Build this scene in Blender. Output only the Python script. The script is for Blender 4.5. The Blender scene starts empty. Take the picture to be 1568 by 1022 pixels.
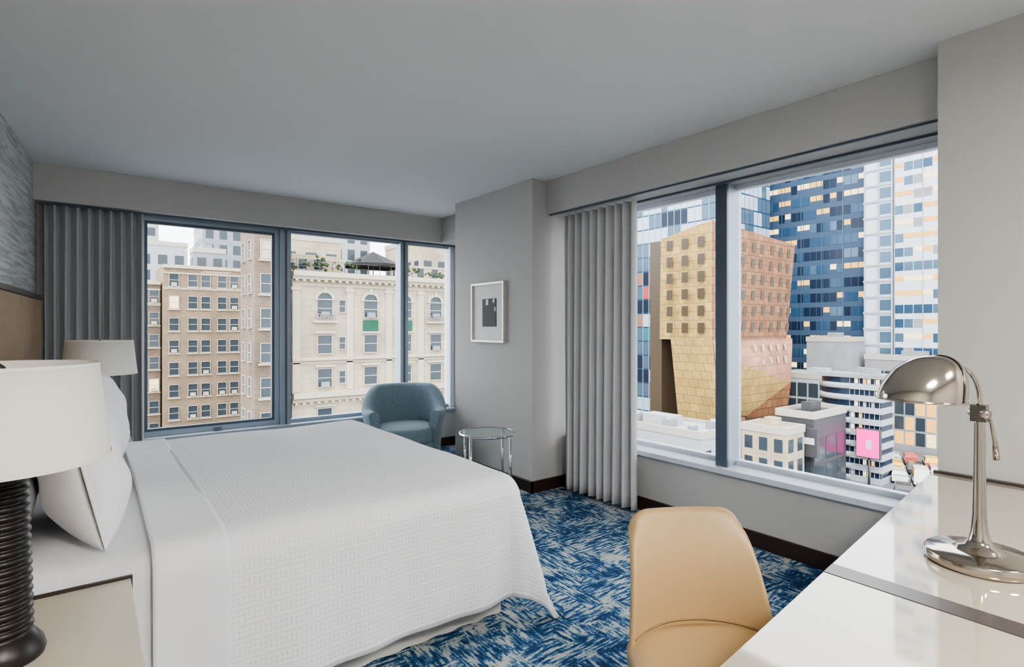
import bpy, math, random
from mathutils import Vector, Matrix
random.seed(7)
scene=bpy.context.scene
pi=math.pi; sin=math.sin; cos=math.cos
scene.view_settings.exposure=.58
try: scene.view_settings.look='AgX - Medium High Contrast'
except Exception: pass

# ---------------------------------------------------------------- materials
def mat(name,col,rough=.6,metal=0.,spec=.5,emit=None,es=0.,coat=0.,var=0.,vs=3.,bump=0.,bs=80.,sheen=0.,trans=0.):
    m=bpy.data.materials.new(name); m.use_nodes=True
    nt=m.node_tree; b=nt.nodes['Principled BSDF']
    b.inputs['Base Color'].default_value=(*col,1); b.inputs['Roughness'].default_value=rough
    b.inputs['Metallic'].default_value=metal; b.inputs['Specular IOR Level'].default_value=spec
    b.inputs['Coat Weight'].default_value=coat; b.inputs['Coat Roughness'].default_value=.05
    b.inputs['Sheen Weight'].default_value=sheen
    b.inputs['Transmission Weight'].default_value=trans
    if emit: 
        b.inputs['Emission Color'].default_value=(*emit,1); b.inputs['Emission Strength'].default_value=es
    if var or bump:
        tc=nt.nodes.new('ShaderNodeTexCoord')
    if var:
        n=nt.nodes.new('ShaderNodeTexNoise'); n.inputs['Scale'].default_value=vs; n.inputs['Detail'].default_value=5
        nt.links.new(tc.outputs['Object'],n.inputs['Vector'])
        r=nt.nodes.new('ShaderNodeValToRGB')
        r.color_ramp.elements[0].position=.3; r.color_ramp.elements[1].position=.7
        r.color_ramp.elements[0].color=(*[c*(1-var) for c in col],1)
        r.color_ramp.elements[1].color=(*[min(1,c*(1+var)) for c in col],1)
        nt.links.new(n.outputs['Fac'],r.inputs[0]); nt.links.new(r.outputs[0],b.inputs['Base Color'])
    if bump:
        n2=nt.nodes.new('ShaderNodeTexNoise'); n2.inputs['Scale'].default_value=bs; n2.inputs['Detail'].default_value=3
        nt.links.new(tc.outputs['Object'],n2.inputs['Vector'])
        bp=nt.nodes.new('ShaderNodeBump'); bp.inputs['Strength'].default_value=bump; bp.inputs['Distance'].default_value=.01
        nt.links.new(n2.outputs['Fac'],bp.inputs['Height']); nt.links.new(bp.outputs[0],b.inputs['Normal'])
    return m

def N(nt,t,**k):
    n=nt.nodes.new(t)
    for a,v in k.items(): setattr(n,a,v)
    return n
def math_n(nt,op,a,b=None):
    n=N(nt,'ShaderNodeMath',operation=op)
    for i,x in enumerate((a,b)):
        if x is None: continue
        if isinstance(x,(int,float)): n.inputs[i].default_value=x
        else: nt.links.new(x,n.inputs[i])
    return n.outputs[0]

def panel_mat(name,c1,c2,mortar,bw,bh,ms=.03,rough=.5,metal=0.,off=.5):
    """cladding panels / courses on vertical faces: brick texture driven by (x+y, z)"""
    m=bpy.data.materials.new(name); m.use_nodes=True; nt=m.node_tree; b=nt.nodes['Principled BSDF']
    tc=N(nt,'ShaderNodeTexCoord'); s=N(nt,'ShaderNodeSeparateXYZ'); nt.links.new(tc.outputs['Object'],s.inputs[0])
    c=N(nt,'ShaderNodeCombineXYZ'); nt.links.new(math_n(nt,'ADD',s.outputs[0],s.outputs[1]),c.inputs[0]); nt.links.new(s.outputs[2],c.inputs[1])
    t=N(nt,'ShaderNodeTexBrick'); nt.links.new(c.outputs[0],t.inputs['Vector']); t.offset=off
    t.inputs['Color1'].default_value=(*c1,1); t.inputs['Color2'].default_value=(*c2,1); t.inputs['Mortar'].default_value=(*mortar,1)
    t.inputs['Scale'].default_value=1; t.inputs['Brick Width'].default_value=bw; t.inputs['Row Height'].default_value=bh; t.inputs['Mortar Size'].default_value=ms
    n=N(nt,'ShaderNodeTexNoise'); n.inputs['Scale'].default_value=.35; n.inputs['Detail'].default_value=6; nt.links.new(tc.outputs['Object'],n.inputs['Vector'])
    h=N(nt,'ShaderNodeHueSaturation'); nt.links.new(t.outputs['Color'],h.inputs['Color'])
    nt.links.new(math_n(nt,'ADD',math_n(nt,'MULTIPLY',n.outputs['Fac'],.9),.55),h.inputs['Value'])
    nt.links.new(h.outputs[0],b.inputs['Base Color']); b.inputs['Roughness'].default_value=rough; b.inputs['Metallic'].default_value=metal
    b.inputs['Specular IOR Level'].default_value=.3
    return m

def carpet_mat():
    m=bpy.data.materials.new('carpet_blue_distressed'); m.use_nodes=True; nt=m.node_tree; b=nt.nodes['Principled BSDF']
    tc=N(nt,'ShaderNodeTexCoord')
    def noise(scale3,sc=1,det=2,ro=.6):
        mp=N(nt,'ShaderNodeMapping'); mp.inputs['Scale'].default_value=scale3
        nt.links.new(tc.outputs['Object'],mp.inputs[0])
        n=N(nt,'ShaderNodeTexNoise'); n.inputs['Scale'].default_value=sc; n.inputs['Detail'].default_value=det
        n.inputs['Roughness'].default_value=ro
        nt.links.new(mp.outputs[0],n.inputs['Vector']); return n.outputs['Fac']
    a=noise((11,60,1),1,3,.55); c=noise((60,11,1),1,3,.55)
    v=N(nt,'ShaderNodeTexVoronoi',distance='CHEBYCHEV'); v.inputs['Scale'].default_value=6.5
    nt.links.new(tc.outputs['Object'],v.inputs['Vector'])
    sp=N(nt,'ShaderNodeSeparateColor'); nt.links.new(v.outputs['Color'],sp.inputs[0])
    sel=math_n(nt,'GREATER_THAN',sp.outputs[0],.45)
    mx=N(nt,'ShaderNodeMix'); nt.links.new(sel,mx.inputs[0]); nt.links.new(a,mx.inputs[2]); nt.links.new(c,mx.inputs[3])
    low=noise((4.5,4.5,1),1,7,.72)
    spk=noise((85,85,1),1,2,.5)
    s=math_n(nt,'ADD',mx.outputs[0],math_n(nt,'MULTIPLY',math_n(nt,'SUBTRACT',low,.5),.85))
    s=math_n(nt,'ADD',s,math_n(nt,'MULTIPLY',math_n(nt,'SUBTRACT',sp.outputs[1],.5),.07))
    s=math_n(nt,'ADD',s,math_n(nt,'MULTIPLY',math_n(nt,'SUBTRACT',spk,.5),.26))
    r=N(nt,'ShaderNodeValToRGB'); nt.links.new(s,r.inputs[0]); e=r.color_ramp.elements
    e[0].position=.37; e[0].color=(.016,.045,.105,1)
    e[1].position=.46; e[1].color=(.035,.105,.23,1)
    x=e.new(.51); x.color=(.09,.19,.31,1)
    x=e.new(.55); x.color=(.30,.37,.40,1)
    x=e.new(.63); x.color=(.50,.51,.48,1)
    nt.links.new(r.outputs[0],b.inputs['Base Color']); b.inputs['Roughness'].default_value=.95; b.inputs['Specular IOR Level'].default_value=.15
    f=noise((300,300,300),1,1)
    bp=N(nt,'ShaderNodeBump'); bp.inputs['Strength'].default_value=.5; bp.inputs['Distance'].default_value=.006
    nt.links.new(f,bp.inputs['Height']); nt.links.new(bp.outputs[0],b.inputs['Normal'])
    return m

def wallpaper_mat():
    m=bpy.data.materials.new('wallpaper_ripple'); m.use_nodes=True; nt=m.node_tree; b=nt.nodes['Principled BSDF']
    tc=N(nt,'ShaderNodeTexCoord'); mp=N(nt,'ShaderNodeMapping'); mp.inputs['Scale'].default_value=(2.6,2.6,42)
    nt.links.new(tc.outputs['Object'],mp.inputs[0])
    n=N(nt,'ShaderNodeTexNoise'); n.inputs['Scale'].default_value=1; n.inputs['Detail'].default_value=3; n.inputs['Distortion'].default_value=.8
    nt.links.new(mp.outputs[0],n.inputs['Vector'])
    r=N(nt,'ShaderNodeValToRGB'); e=r.color_ramp.elements; e[0].position=.38; e[0].color=(.34,.35,.34,1); e[1].position=.60; e[1].color=(.56,.57,.55,1)
    nt.links.new(n.outputs['Fac'],r.inputs[0]); nt.links.new(r.outputs[0],b.inputs['Base Color'])
    bp=N(nt,'ShaderNodeBump'); bp.inputs['Strength'].default_value=.5; bp.inputs['Distance'].default_value=.012
    nt.links.new(n.outputs['Fac'],bp.inputs['Height']); nt.links.new(bp.outputs[0],b.inputs['Normal'])
    b.inputs['Roughness'].default_value=.6
    return m

def waffle_mat():
    m=bpy.data.materials.new('coverlet_waffle_white'); m.use_nodes=True; nt=m.node_tree; b=nt.nodes['Principled BSDF']
    uv=N(nt,'ShaderNodeUVMap'); sx=N(nt,'ShaderNodeSeparateXYZ'); nt.links.new(uv.outputs[0],sx.inputs[0])
    wx=math_n(nt,'SINE',math_n(nt,'MULTIPLY',sx.outputs[0],2*pi/.017))
    wy=math_n(nt,'SINE',math_n(nt,'MULTIPLY',sx.outputs[1],2*pi/.019))
    env=math_n(nt,'GREATER_THAN',math_n(nt,'SINE',math_n(nt,'MULTIPLY',sx.outputs[1],2*pi/.057)),-.1)
    h=math_n(nt,'MULTIPLY',math_n(nt,'MULTIPLY',wx,env),.7)
    h=math_n(nt,'ADD',h,math_n(nt,'MULTIPLY',wy,.5))
    bp=N(nt,'ShaderNodeBump'); bp.inputs['Strength'].default_value=.45; bp.inputs['Distance'].default_value=.0018
    nt.links.new(h,bp.inputs['Height']); nt.links.new(bp.outputs[0],b.inputs['Normal'])
    b.inputs['Base Color'].default_value=(.82,.83,.85,1); b.inputs['Roughness'].default_value=.85; b.inputs['Specular IOR Level'].default_value=.2
    return m

def glass_mat():
    m=bpy.data.materials.new('window_glass'); m.use_nodes=True; nt=m.node_tree; nt.nodes.clear()
    o=N(nt,'ShaderNodeOutputMaterial'); t=N(nt,'ShaderNodeBsdfTransparent'); t.inputs[0].default_value=(.96,.98,.985,1)
    g=N(nt,'ShaderNodeBsdfGlossy'); g.inputs['Roughness'].default_value=.0
    f=N(nt,'ShaderNodeFresnel'); f.inputs[0].default_value=1.2
    mx=N(nt,'ShaderNodeMixShader'); nt.links.new(f.outputs[0],mx.inputs[0]); nt.links.new(t.outputs[0],mx.inputs[1]); nt.links.new(g.outputs[0],mx.inputs[2])
    nt.links.new(mx.outputs[0],o.inputs[0]); return m

M={}
M['wall']=mat('wall_paint_warm_grey',(.51,.50,.485),.8,spec=.2,bump=.05,bs=200)
M['ceil']=mat('ceiling_paint',(.76,.76,.75),.9,spec=.1)
M['carpet']=carpet_mat(); M['wallpaper']=wallpaper_mat(); M['waffle']=waffle_mat(); M['glass']=glass_mat()
M['base']=mat('baseboard_dark_walnut',(.035,.02,.015),.35)
M['sill']=mat('sill_white',(.66,.71,.79),.3)
M['alu']=mat('window_frame_aluminium',(.33,.39,.47),.4,metal=.4)
M['alul']=mat('window_reveal_bluegrey',(.42,.48,.56),.4,metal=.2)
M['aludark']=mat('window_frame_dark',(.10,.125,.16),.4,metal=.3)
M['sheet']=mat('bed_sheet_white',(.82,.83,.85),.8,spec=.2,bump=.25,bs=5)
M['pillow']=mat('pillowcase_white',(.82,.82,.84),.85,spec=.2,bump=.3,bs=7)
M['skirt']=mat('bed_skirt_linen',(.60,.58,.55),.9)
M['headb']=mat('headboard_tan_fabric',(.27,.185,.11),.7,var=.15,vs=40,bump=.2,bs=300)
M['woodd']=mat('dark_wood',(.04,.03,.027),.3)
M['cream']=mat('nightstand_cream_lacquer',(.60,.55,.44),.35,coat=.3)
M['lampb']=mat('lamp_ribbed_bronze',(.016,.013,.012),.36,spec=.4)
M['shade']=mat('lampshade_linen',(.80,.77,.71),.9,spec=.1,bump=.15,bs=250)
M['chrome']=mat('chrome',(.72,.70,.66),.09,metal=1.)
M['nickel']=mat('polished_nickel',(.50,.45,.39),.12,metal=1.)
M['chromed']=mat('nickel_dark',(.20,.18,.16),.18,metal=1.)
M['teal']=mat('armchair_teal_tweed',(.19,.27,.32),.9,var=.25,vs=110,bump=.3,bs=200,sheen=.3)
M['tan']=mat('chair_tan_leather',(.47,.325,.165),.42,spec=.4,bump=.05,bs=150)
M['seam']=mat('chair_seam_brown',(.28,.18,.09),.6)
M['desk']=mat('desk_top_cream_gloss',(.45,.405,.33),.05,coat=1.)
M['strip']=mat('desk_bronze_strip',(.09,.075,.07),.25,metal=.4)
M['curtl']=mat('curtain_grey',(.42,.43,.45),.85,bump=.1,bs=200)
M['curtr']=mat('curtain_silver',(.60,.60,.61),.8,bump=.1,bs=200)
M['white']=mat('mat_board_white',(.76,.77,.76),.7)
M['frame']=mat('picture_frame_silver',(.62,.60,.53),.35,metal=.4)
M['ink']=mat('art_black_ink',(.012,.012,.012),.6)
M['tglass']=mat('table_glass',(.75,.85,.85),.02,trans=1.)
M['filldish']=mat('fill_dish_opal',(.9,.9,.9),.5,emit=(1,.96,.9),es=3)  # glowing dish of the added fill lights

# ---------------------------------------------------------------- mesh builder
class MB:
    def __init__(s): s.v=[];s.f=[];s.m=[];s.sm=[];s.uv={}
    def add(s,vs,fs,mi=0,smooth=False):
        o=len(s.v); s.v+= [tuple(x) for x in vs]
        for f in fs: s.f.append([i+o for i in f]); s.m.append(mi); s.sm.append(smooth)
        return o
    def box(s,a,b,mi=0):
        x0,y0,z0=a;x1,y1,z1=b
        s.add([(x0,y0,z0),(x1,y0,z0),(x1,y1,z0),(x0,y1,z0),(x0,y0,z1),(x1,y0,z1),(x1,y1,z1),(x0,y1,z1)],
              [(0,3,2,1),(4,5,6,7),(0,1,5,4),(1,2,6,5),(2,3,7,6),(3,0,4,7)],mi)
    def prism(s,pts,z0,z1,mi=0):
        n=len(pts)
        zz0=z0 if isinstance(z0,list) else [z0]*n; zz1=z1 if isinstance(z1,list) else [z1]*n
        v=[(p[0],p[1],zz0[i]) for i,p in enumerate(pts)]+[(p[0],p[1],zz1[i]) for i,p in enumerate(pts)]
        f=[tuple(range(n-1,-1,-1)),tuple(range(n,2*n))]+[(i,(i+1)%n,n+(i+1)%n,n+i) for i in range(n)]
        s.add(v,f,mi)
    def quad(s,a,b,c,d,mi=0): s.add([a,b,c,d],[(0,1,2,3)],mi)
    def lathe(s,prof,c,seg=40,mi=0,sx=1,sy=1,smooth=True):
        vs=[];fs=[]
        for r,z in prof:
            for k in range(seg):
                a=2*pi*k/seg; vs.append((c[0]+r*sx*cos(a),c[1]+r*sy*sin(a),c[2]+z))
        for i in range(len(prof)-1):
            for k in range(seg):
                k2=(k+1)%seg; fs.append((i*seg+k,i*seg+k2,(i+1)*seg+k2,(i+1)*seg+k))
        s.add(vs,fs,mi,smooth)
    def tube(s,pts,r,seg=12,mi=0,closed=False):
        pts=[Vector(p) for p in pts]; n=len(pts); vs=[];fs=[]
        up=Vector((0,0,1)); prev=None
        for i,p in enumerate(pts):
            if closed: t=(pts[(i+1)%n]-pts[i-1]).normalized()
            else: t=(pts[min(i+1,n-1)]-pts[max(i-1,0)]).normalized()
            if prev is None:
                a=t.cross(up) if abs(t.dot(up))<.95 else t.cross(Vector((1,0,0)))
            else: a=prev-t*prev.dot(t)
            a.normalize(); b=t.cross(a); prev=a
            rr=r[i] if isinstance(r,(list,tuple)) else r
            for k in range(seg):
                q=2*pi*k/seg; vs.append(p+a*cos(q)*rr+b*sin(q)*rr)
        m=n if closed else n-1
        for i in range(m):
            j=(i+1)%n
            for k in range(seg):
                k2=(k+1)%seg; fs.append((i*seg+k,i*seg+k2,j*seg+k2,j*seg+k))
        if not closed: fs+= [tuple(range(seg-1,-1,-1)),tuple((n-1)*seg+k for k in range(seg))]
        s.add(vs,fs,mi,True)
    def grid(s,P,mi=0,uv=None,closeu=False):
        nu=len(P);nv=len(P[0]); o=s.add([p for row in P for p in row],[],mi)
        for i in range(nu-(0 if closeu else 1)):
            i2=(i+1)%nu
            for j in range(nv-1):
                s.f.append([o+i*nv+j,o+i2*nv+j,o+i2*nv+j+1,o+i*nv+j+1]); s.m.append(mi); s.sm.append(True)
        if uv:
            for i in range(nu):
                for j in range(nv): s.uv[o+i*nv+j]=uv[i][j]
        return o
    def build(s,name,mats,bevel=0,parent=None,solid=0,weld=0,xf=None):
        me=bpy.data.meshes.new(name)
        if xf: s.v=[tuple(xf@Vector(p)) for p in s.v]
        me.from_pydata(s.v,[],s.f)
        for m in mats: me.materials.append(M[m] if isinstance(m,str) else m)
        me.polygons.foreach_set('material_index',s.m); me.polygons.foreach_set('use_smooth',s.sm)
        if s.uv:
            l=me.uv_layers.new(name='UVMap')
            for lp in me.loops: l.data[lp.index].uv=s.uv.get(lp.vertex_index,(0,0))
        me.update()
        ob=bpy.data.objects.new(name,me); scene.collection.objects.link(ob)
        if weld:
            w=ob.modifiers.new('weld','WELD'); w.merge_threshold=weld
        if solid:
            w=ob.modifiers.new('solid','SOLIDIFY'); w.thickness=solid; w.offset=-1
        if bevel:
            w=ob.modifiers.new('bevel','BEVEL'); w.width=bevel; w.segments=3; w.limit_method='ANGLE'; w.angle_limit=.7
        if parent: ob.parent=parent
        return ob
def empty(name,loc=(0,0,0)):
    e=bpy.data.objects.new(name,None); scene.collection.objects.link(e); e.empty_display_size=.1; return e

H=2.665; SB=2.38
def lx(y): return -.41+(y-4.37)*.064
# ---------------------------------------------------------------- room shell
b=MB(); b.box((-1.2,-2.7,-.15),(3.62,5.9,0)); b.build('floor',['carpet'])
b=MB(); b.box((-1.2,-2.7,H),(3.62,5.9,H+.2)); b.build('ceiling',['ceil'])
b=MB(); b.prism([(lx(-2.6)-.2,-2.6),(lx(-2.6),-2.6),(lx(5.9),5.9),(lx(5.9)-.2,5.9)],0,H); b.build('wall_left',['wallpaper'])
b=MB(); b.box((-1.2,-2.7,0),(3.62,-2.5,H)); b.build('wall_rear',['wall'])
b=MB()
b.box((2.98,-2.5,0),(3.62,.79,H)); b.box((2.98,3.60,0),(3.62,4.84,H)); b.box((3.50,4.84,0),(3.62,5.9,H))
b.box((3.38,.79,0),(3.62,3.60,.42))
b.build('wall_right',['wall'])
b=MB()
b.box((3.14,.79,SB),(3.62,3.60,H)); b.build('trim_1',['wall'],bevel=.003)
b=MB(); b.box((lx(5.6)-.01,5.56,SB),(3.5,5.9,H)); b.box((3.24,4.84,SB),(3.5,5.56,H)); b.build('trim_2',['wall'],bevel=.003)
b=MB(); b.box((3.165,.80,SB-.012),(3.18,3.59,SB)); b.box((3.37,.80,SB-.015),(3.40,3.59,SB)); b.build('trim_3',['aludark'])
b=MB(); b.box((-.3,5.64,SB-.02),(3.49,5.66,SB)); b.build('trim_4',['aludark'])
b=MB(); b.box((lx(5.7)-.02,5.68,0),(3.5,5.9,.42)); b.box((lx(5.7)-.02,5.70,.42),(.34,5.9,SB)); b.build('wall_back',['wall'])
b=MB(); b.box((.34,5.64,.42),(3.49,5.88,.445)); b.build('trim_5',['alul'],bevel=.004)
b=MB(); b.box((3.35,.80,.42),(3.60,3.59,.458)); b.build('trim_6',['sill'],bevel=.005)
b=MB()
b.box((3.362,.80,0),(3.38,3.59,.10)); b.build('baseboard_right',['base'],bevel=.004)
b=MB(); b.box((2.962,3.582,0),(2.98,4.84,.10)); b.box((2.962,3.582,0),(3.37,3.60,.10)); b.build('baseboard_column',['base'],bevel=.004)
b=MB(); b.box((-.3,5.66,0),(3.5,5.68,.10)); b.build('baseboard_back',['base'])

# ---------------------------------------------------------------- windows
b=MB()
y0,y1=5.74,5.81
def fr(x0,x1,z0,z1,w=.045,mi=0,ya=y0,yb=y1):
    b.box((x0,ya,z0),(x0+w,yb,z1),mi); b.box((x1-w,ya,z0),(x1,yb,z1),mi)
    b.box((x0+w,ya,z0),(x1-w,yb,z0+w),mi); b.box((x0+w,ya,z1-w),(x1-w,yb,z1),mi)
fr(.34,1.50,.445,SB,.045,0); fr(.385,1.455,.49,SB-.045,.022,1,5.755,5.80)
b.box((1.50,5.70,.445),(1.60,5.83,SB),0); b.box((1.545,5.69,.445),(1.56,5.70,SB),1)
b.box((2.79,5.70,.445),(2.885,5.83,SB),0); b.box((2.83,5.69,.445),(2.845,5.70,SB),1)
b.box((3.44,5.70,.445),(3.50,5.83,SB),2)
for x0,x1 in ((1.60,2.79),(2.885,3.44)):
    b.box((x0,5.75,.445),(x1,5.81,.48),0); b.box((x0,5.75,SB-.03),(x1,5.81,SB),0)
for x0,x1 in ((.41,1.43),(1.60,2.79),(2.885,3.44)):
    b.quad((x0,5.78,.47),(x1,5.78,.47),(x1,5.78,SB-.03),(x0,5.78,SB-.03),3)
b.box((.92,5.70,.46),(.98,5.74,.475),1)
b.build('window_1',['alu','aludark','sill','glass'])
b=MB()
b.box((3.54,.80,.458),(3.60,3.59,.485),1); b.box((3.54,.80,SB-.03),(3.60,3.59,SB),1)
b.box((3.42,2.075,.458),(3.60,2.145,SB),3); b.box((3.41,2.068,.458),(3.43,2.152,SB),0)
b.box((3.54,.80,.485),(3.60,.84,SB-.03),0); b.box((3.54,3.55,.485),(3.60,3.59,SB-.03),0)
for a,c in ((.84,2.075),(2.145,3.55)):
    b.quad((3.57,a,.485),(3.57,c,.485),(3.57,c,SB-.03),(3.57,a,SB-.03),2)
b.build('window_2',['aludark','sill','glass','alul'])

# ---------------------------------------------------------------- curtains
def curtain(name,p0,p1,z0,z1,folds,amp,m):
    p0=Vector((*p0,0));p1=Vector((*p1,0)); t=(p1-p0); L=t.length; t.normalize(); n=Vector((-t.y,t.x,0))
    nu=folds*14; P=[]
    ph=[random.uniform(-.5,.5) for _ in range(folds+3)]
    for i in range(nu+1):
        u=i/nu; row=[]
        for j in range(25):
            w=j/24; z=z0+(z1-z0)*w
            k=u*folds; a=amp*(.75+.25*(1-w))*(1+.25*ph[int(k)])
            q=2*pi*k+ph[0]*sin(w*2+k)
            off=a*(sin(q)+.25*sin(2*q+1.2*(1-w)))
            uu=u+.012*sin(k*1.7+w*2.2)*(1-w)
            p=p0+t*L*uu+n*off
            row.append((p.x,p.y,z))
        P.append(row)
    b=MB(); b.grid(P); return b.build(name,[m],solid=.004)
curtain('curtain',(3.265,3.50),(3.265,2.72),.03,SB-.015,9,.045,'curtr')
curtain('curtain',(-.27,5.60),(.37,5.60),.03,SB-.025,9,.034,'curtl')

# ---------------------------------------------------------------- bed
bed=empty('bed'); ZT=.68
def drape(name,x0,L,yc,W,zt,drop,m,r=.07,na=110,nb=150,foot=True,puff=.02,wr=.012,hemcl=.008):
    P=[];U=[]
    a1=L+(drop if foot else 0)
    for i in range(na+1):
        a=x0+(a1-x0)*i/na; row=[];ur=[]
        for j in range(nb+1):
            bb=-(W+drop)+2*(W+drop)*j/nb
            dx=max(0,a-L); dy=max(0,abs(bb)-W); sg=1 if bb>0 else -1
            t=(dx**3+dy**3)**(1/3)
            th=math.atan2(dy,dx) if t>0 else 0
            nx,ny=(cos(th),sin(th)*sg) if t>0 else (0,0)
            cf=sin(2*th)**2 if (dx>0 and dy>0) else 0
            if t<r*pi/2: ho=r*sin(t/r); ve=r*(1-cos(t/r))
            else:
                e=t-r*pi/2; ho=r+e*.05+cf*e*.24; ve=r+e
            k=min(1,max(0,(t-.05)/drop))
            s=(a if dy>=dx else bb)
            ho+=wr*k*(sin(s*11+1.3*sin(s*4))+.5*sin(s*23))+cf*k*.02*sin(th*9)
            cx=min(a,L); cy=max(-W,min(W,bb))
            pz=puff*(1-(cy/W)**4)*(1-max(0,(cx-L+.5)/.5)**3*.6)+.004*sin(cx*7+cy*3)+.003*sin(cy*9-cx*4)
            z=zt-ve+pz*(1 if t==0 else max(0,1-t/.1))
            row.append((cx+nx*ho,yc+cy+ny*ho,max(hemcl,z))); ur.append((a,bb))
        P.append(row);U.append(ur)
    b=MB(); b.grid(P,uv=U); return b.build(name,[m],parent=bed,solid=.004)
YC=3.13
drape('coverlet',.36,1.58,YC,.95,ZT+.012,.622,'waffle',r=.11)
drape('flat_sheet',-.42,.48,YC,.955,ZT-.004,.59,'sheet',r=.08,na=60,foot=False,wr=.012)
drape('sheet_fold',.16,.38,YC,.958,ZT+.022,.615,'sheet',r=.11,na=16,foot=False,wr=.012)
b=MB(); b.box((-.42,YC-.94,.30),(1.58,YC+.94,ZT-.06)); b.build('mattress',['sheet'],bevel=.05,parent=bed)
b=MB(); b.box((-.40,YC-.92,.02),(1.56,YC+.92,.30)); b.build('box_base',['woodd'],parent=bed)
P=[];pts=[]
path=[(-.40,YC-.955),(1.60,YC-.955),(1.60,YC+.955),(-.40,YC+.955)]
for k in range(3):
    p=Vector(path[k]);q=Vector(path[k+1]); n=int((q-p).length/.02); d=(q-p).normalized(); nn=Vector((d.y,-d.x))
    for i in range(n): pts.append((p+(q-p)*i/n)+nn*(.006*sin(i*.9)))
for p in pts: P.append([(p.x,p.y,.01),(p.x,p.y,.12),(p.x,p.y,.30)])
b=MB(); b.grid(P); b.build('bed_skirt',['skirt'],parent=bed)
b=MB()
def hb(y0,y1,o0,o1,z0,z1,mi=0): b.prism([(lx(y0)+o0,y0),(lx(y0)+o1,y0),(lx(y1)+o1,y1),(lx(y1)+o0,y1)],z0,z1,mi)
ys=[1.25,2.05,2.85,3.65,4.45,5.28]
for i in range(5): hb(ys[i]+.002,ys[i+1]-.002,.012,.08,.25,1.60,0)
hb(1.25,5.29,.002,.086,1.60,1.635,1); hb(1.25,5.28,.002,.03,.0,1.60,1)
b.build('headboard',['headb','woodd'],bevel=.006)

def pillow(c,w,h,T,tilt,yaw=0,m='pillow'):
    up=Vector((-sin(tilt),0,cos(tilt))); n=Vector((cos(tilt),0,sin(tilt))); s=Vector((0,1,0))
    R=Matrix.Rotation(yaw,3,'Z'); up=R@up;n=R@n;s=R@s; c=Vector(c)
    b=MB()
    for sd in (1,-1):
        P=[]
        for i in range(41):
            u=-cos(pi*i/40); row=[]
            for j in range(41):
                v=-cos(pi*j/40)
                th=T*max(0,(1-abs(u)**3))**.5*max(0,(1-abs(v)**3))**.5
                th*=1+.05*sin(u*5+v*3)+.04*sin(v*9+u*2)
                x=w/2*u*(.95+.05*v*v); y=h/2*v*(.94+.06*u*u)
                p=c+s*x+up*y+n*sd*(th/2+.001)-up*.02*(v>0)*v*(1-u*u)
                row.append(tuple(p))
            P.append(row)
        b.grid(P)
    return b.build('pillow',[m],weld=.0025)
ZP=ZT+.02
pillow((-.25,2.58,ZP+.24),.76,.50,.20,.14)
pillow((-.03,2.56,ZP+.240),.74,.52,.26,.22,.04)
pillow((-.19,3.66,ZP+.24),.76,.50,.20,.14)
pillow((.03,3.66,ZP+.240),.74,.52,.26,.22,-.04)

# ---------------------------------------------------------------- nightstands + lamps
def nightstand(x0,x1,y0,y1):
    b=MB(); z=.65
    b.box((x0,y0,.08),(x1,y1,z-.03),0)
    b.box((x0-.0,y0-.01,z-.03),(x1+.01,y1+.01,z),0)
    b.box((x0,y1+.01,z-.05),(x1+.015,y1+.022,z+.008),1); b.box((x0,y0-.022,z-.05),(x1+.015,y0-.01,z+.008),1)
    b.box((x1,y0+.02,.12),(x1+.012,y1-.02,.34),2); b.box((x1,y0+.02,.36),(x1+.012,y1-.02,.60),2)
    for zz in (.23,.48): b.tube([(x1+.03,(y0+y1)/2-.07,zz),(x1+.03,(y0+y1)/2+.07,zz)],.006,8,3)
    for zz in (.23,.48):
        for s in (-.06,.06): b.tube([(x1+.01,(y0+y1)/2+s,zz),(x1+.03,(y0+y1)/2+s,zz)],.004,8,3)
    b.box((x0+.02,y0+.02,0),(x1-.03,y1-.02,.08),1)
    return b.build('nightstand',['cream','woodd','cream','chrome'],bevel=.003)
nightstand(-.44,.09,1.42,1.995)
nightstand(-.34,.22,4.30,4.88)
def table_lamp(x,y,z):
    b=MB(); prof=[(.0,0),(.080,0),(.083,.012),(.078,.03),(.060,.055)]
    n=18
    for i in range(n):
        z0=.06+i*.0197; rr=.045+.008*(1-i/n)
        for k in range(7):
            q=k/7; prof.append((rr+.008*sin(pi*q),z0+.0197*q))
    prof+=[(.040,.415),(.02,.425),(.012,.44),(.012,.47),(0,.47)]
    b.lathe(prof,(x,y,z),48,0)
    b.tube([(x,y,z+.45),(x,y,z+.64)],.006,10,2)
    zb,zt=.443,.665
    b.lathe([(.205,zb),(.182,zt),(.179,zt),(.202,zb),(.205,zb)],(x,y,z),64,1)
    b.lathe([(.2065,zb-.001),(.2058,zb+.008)],(x,y,z),64,1)
    b.lathe([(.1835,zt-.007),(.183,zt+.001)],(x,y,z),64,1)
    for k in range(3):
        a=k*2*pi/3; b.tube([(x,y,z+.635),(x+.180*cos(a),y+.180*sin(a),z+.655)],.003,6,2)
    b.lathe([(0,.64),(.012,.64),(.012,.66),(0,.67)],(x,y,z),16,2)
    return b.build('table_lamp',['lampb','shade','chromed'])
table_lamp(-.16,1.69,.651); table_lamp(.06,4.53,.651)

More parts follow.
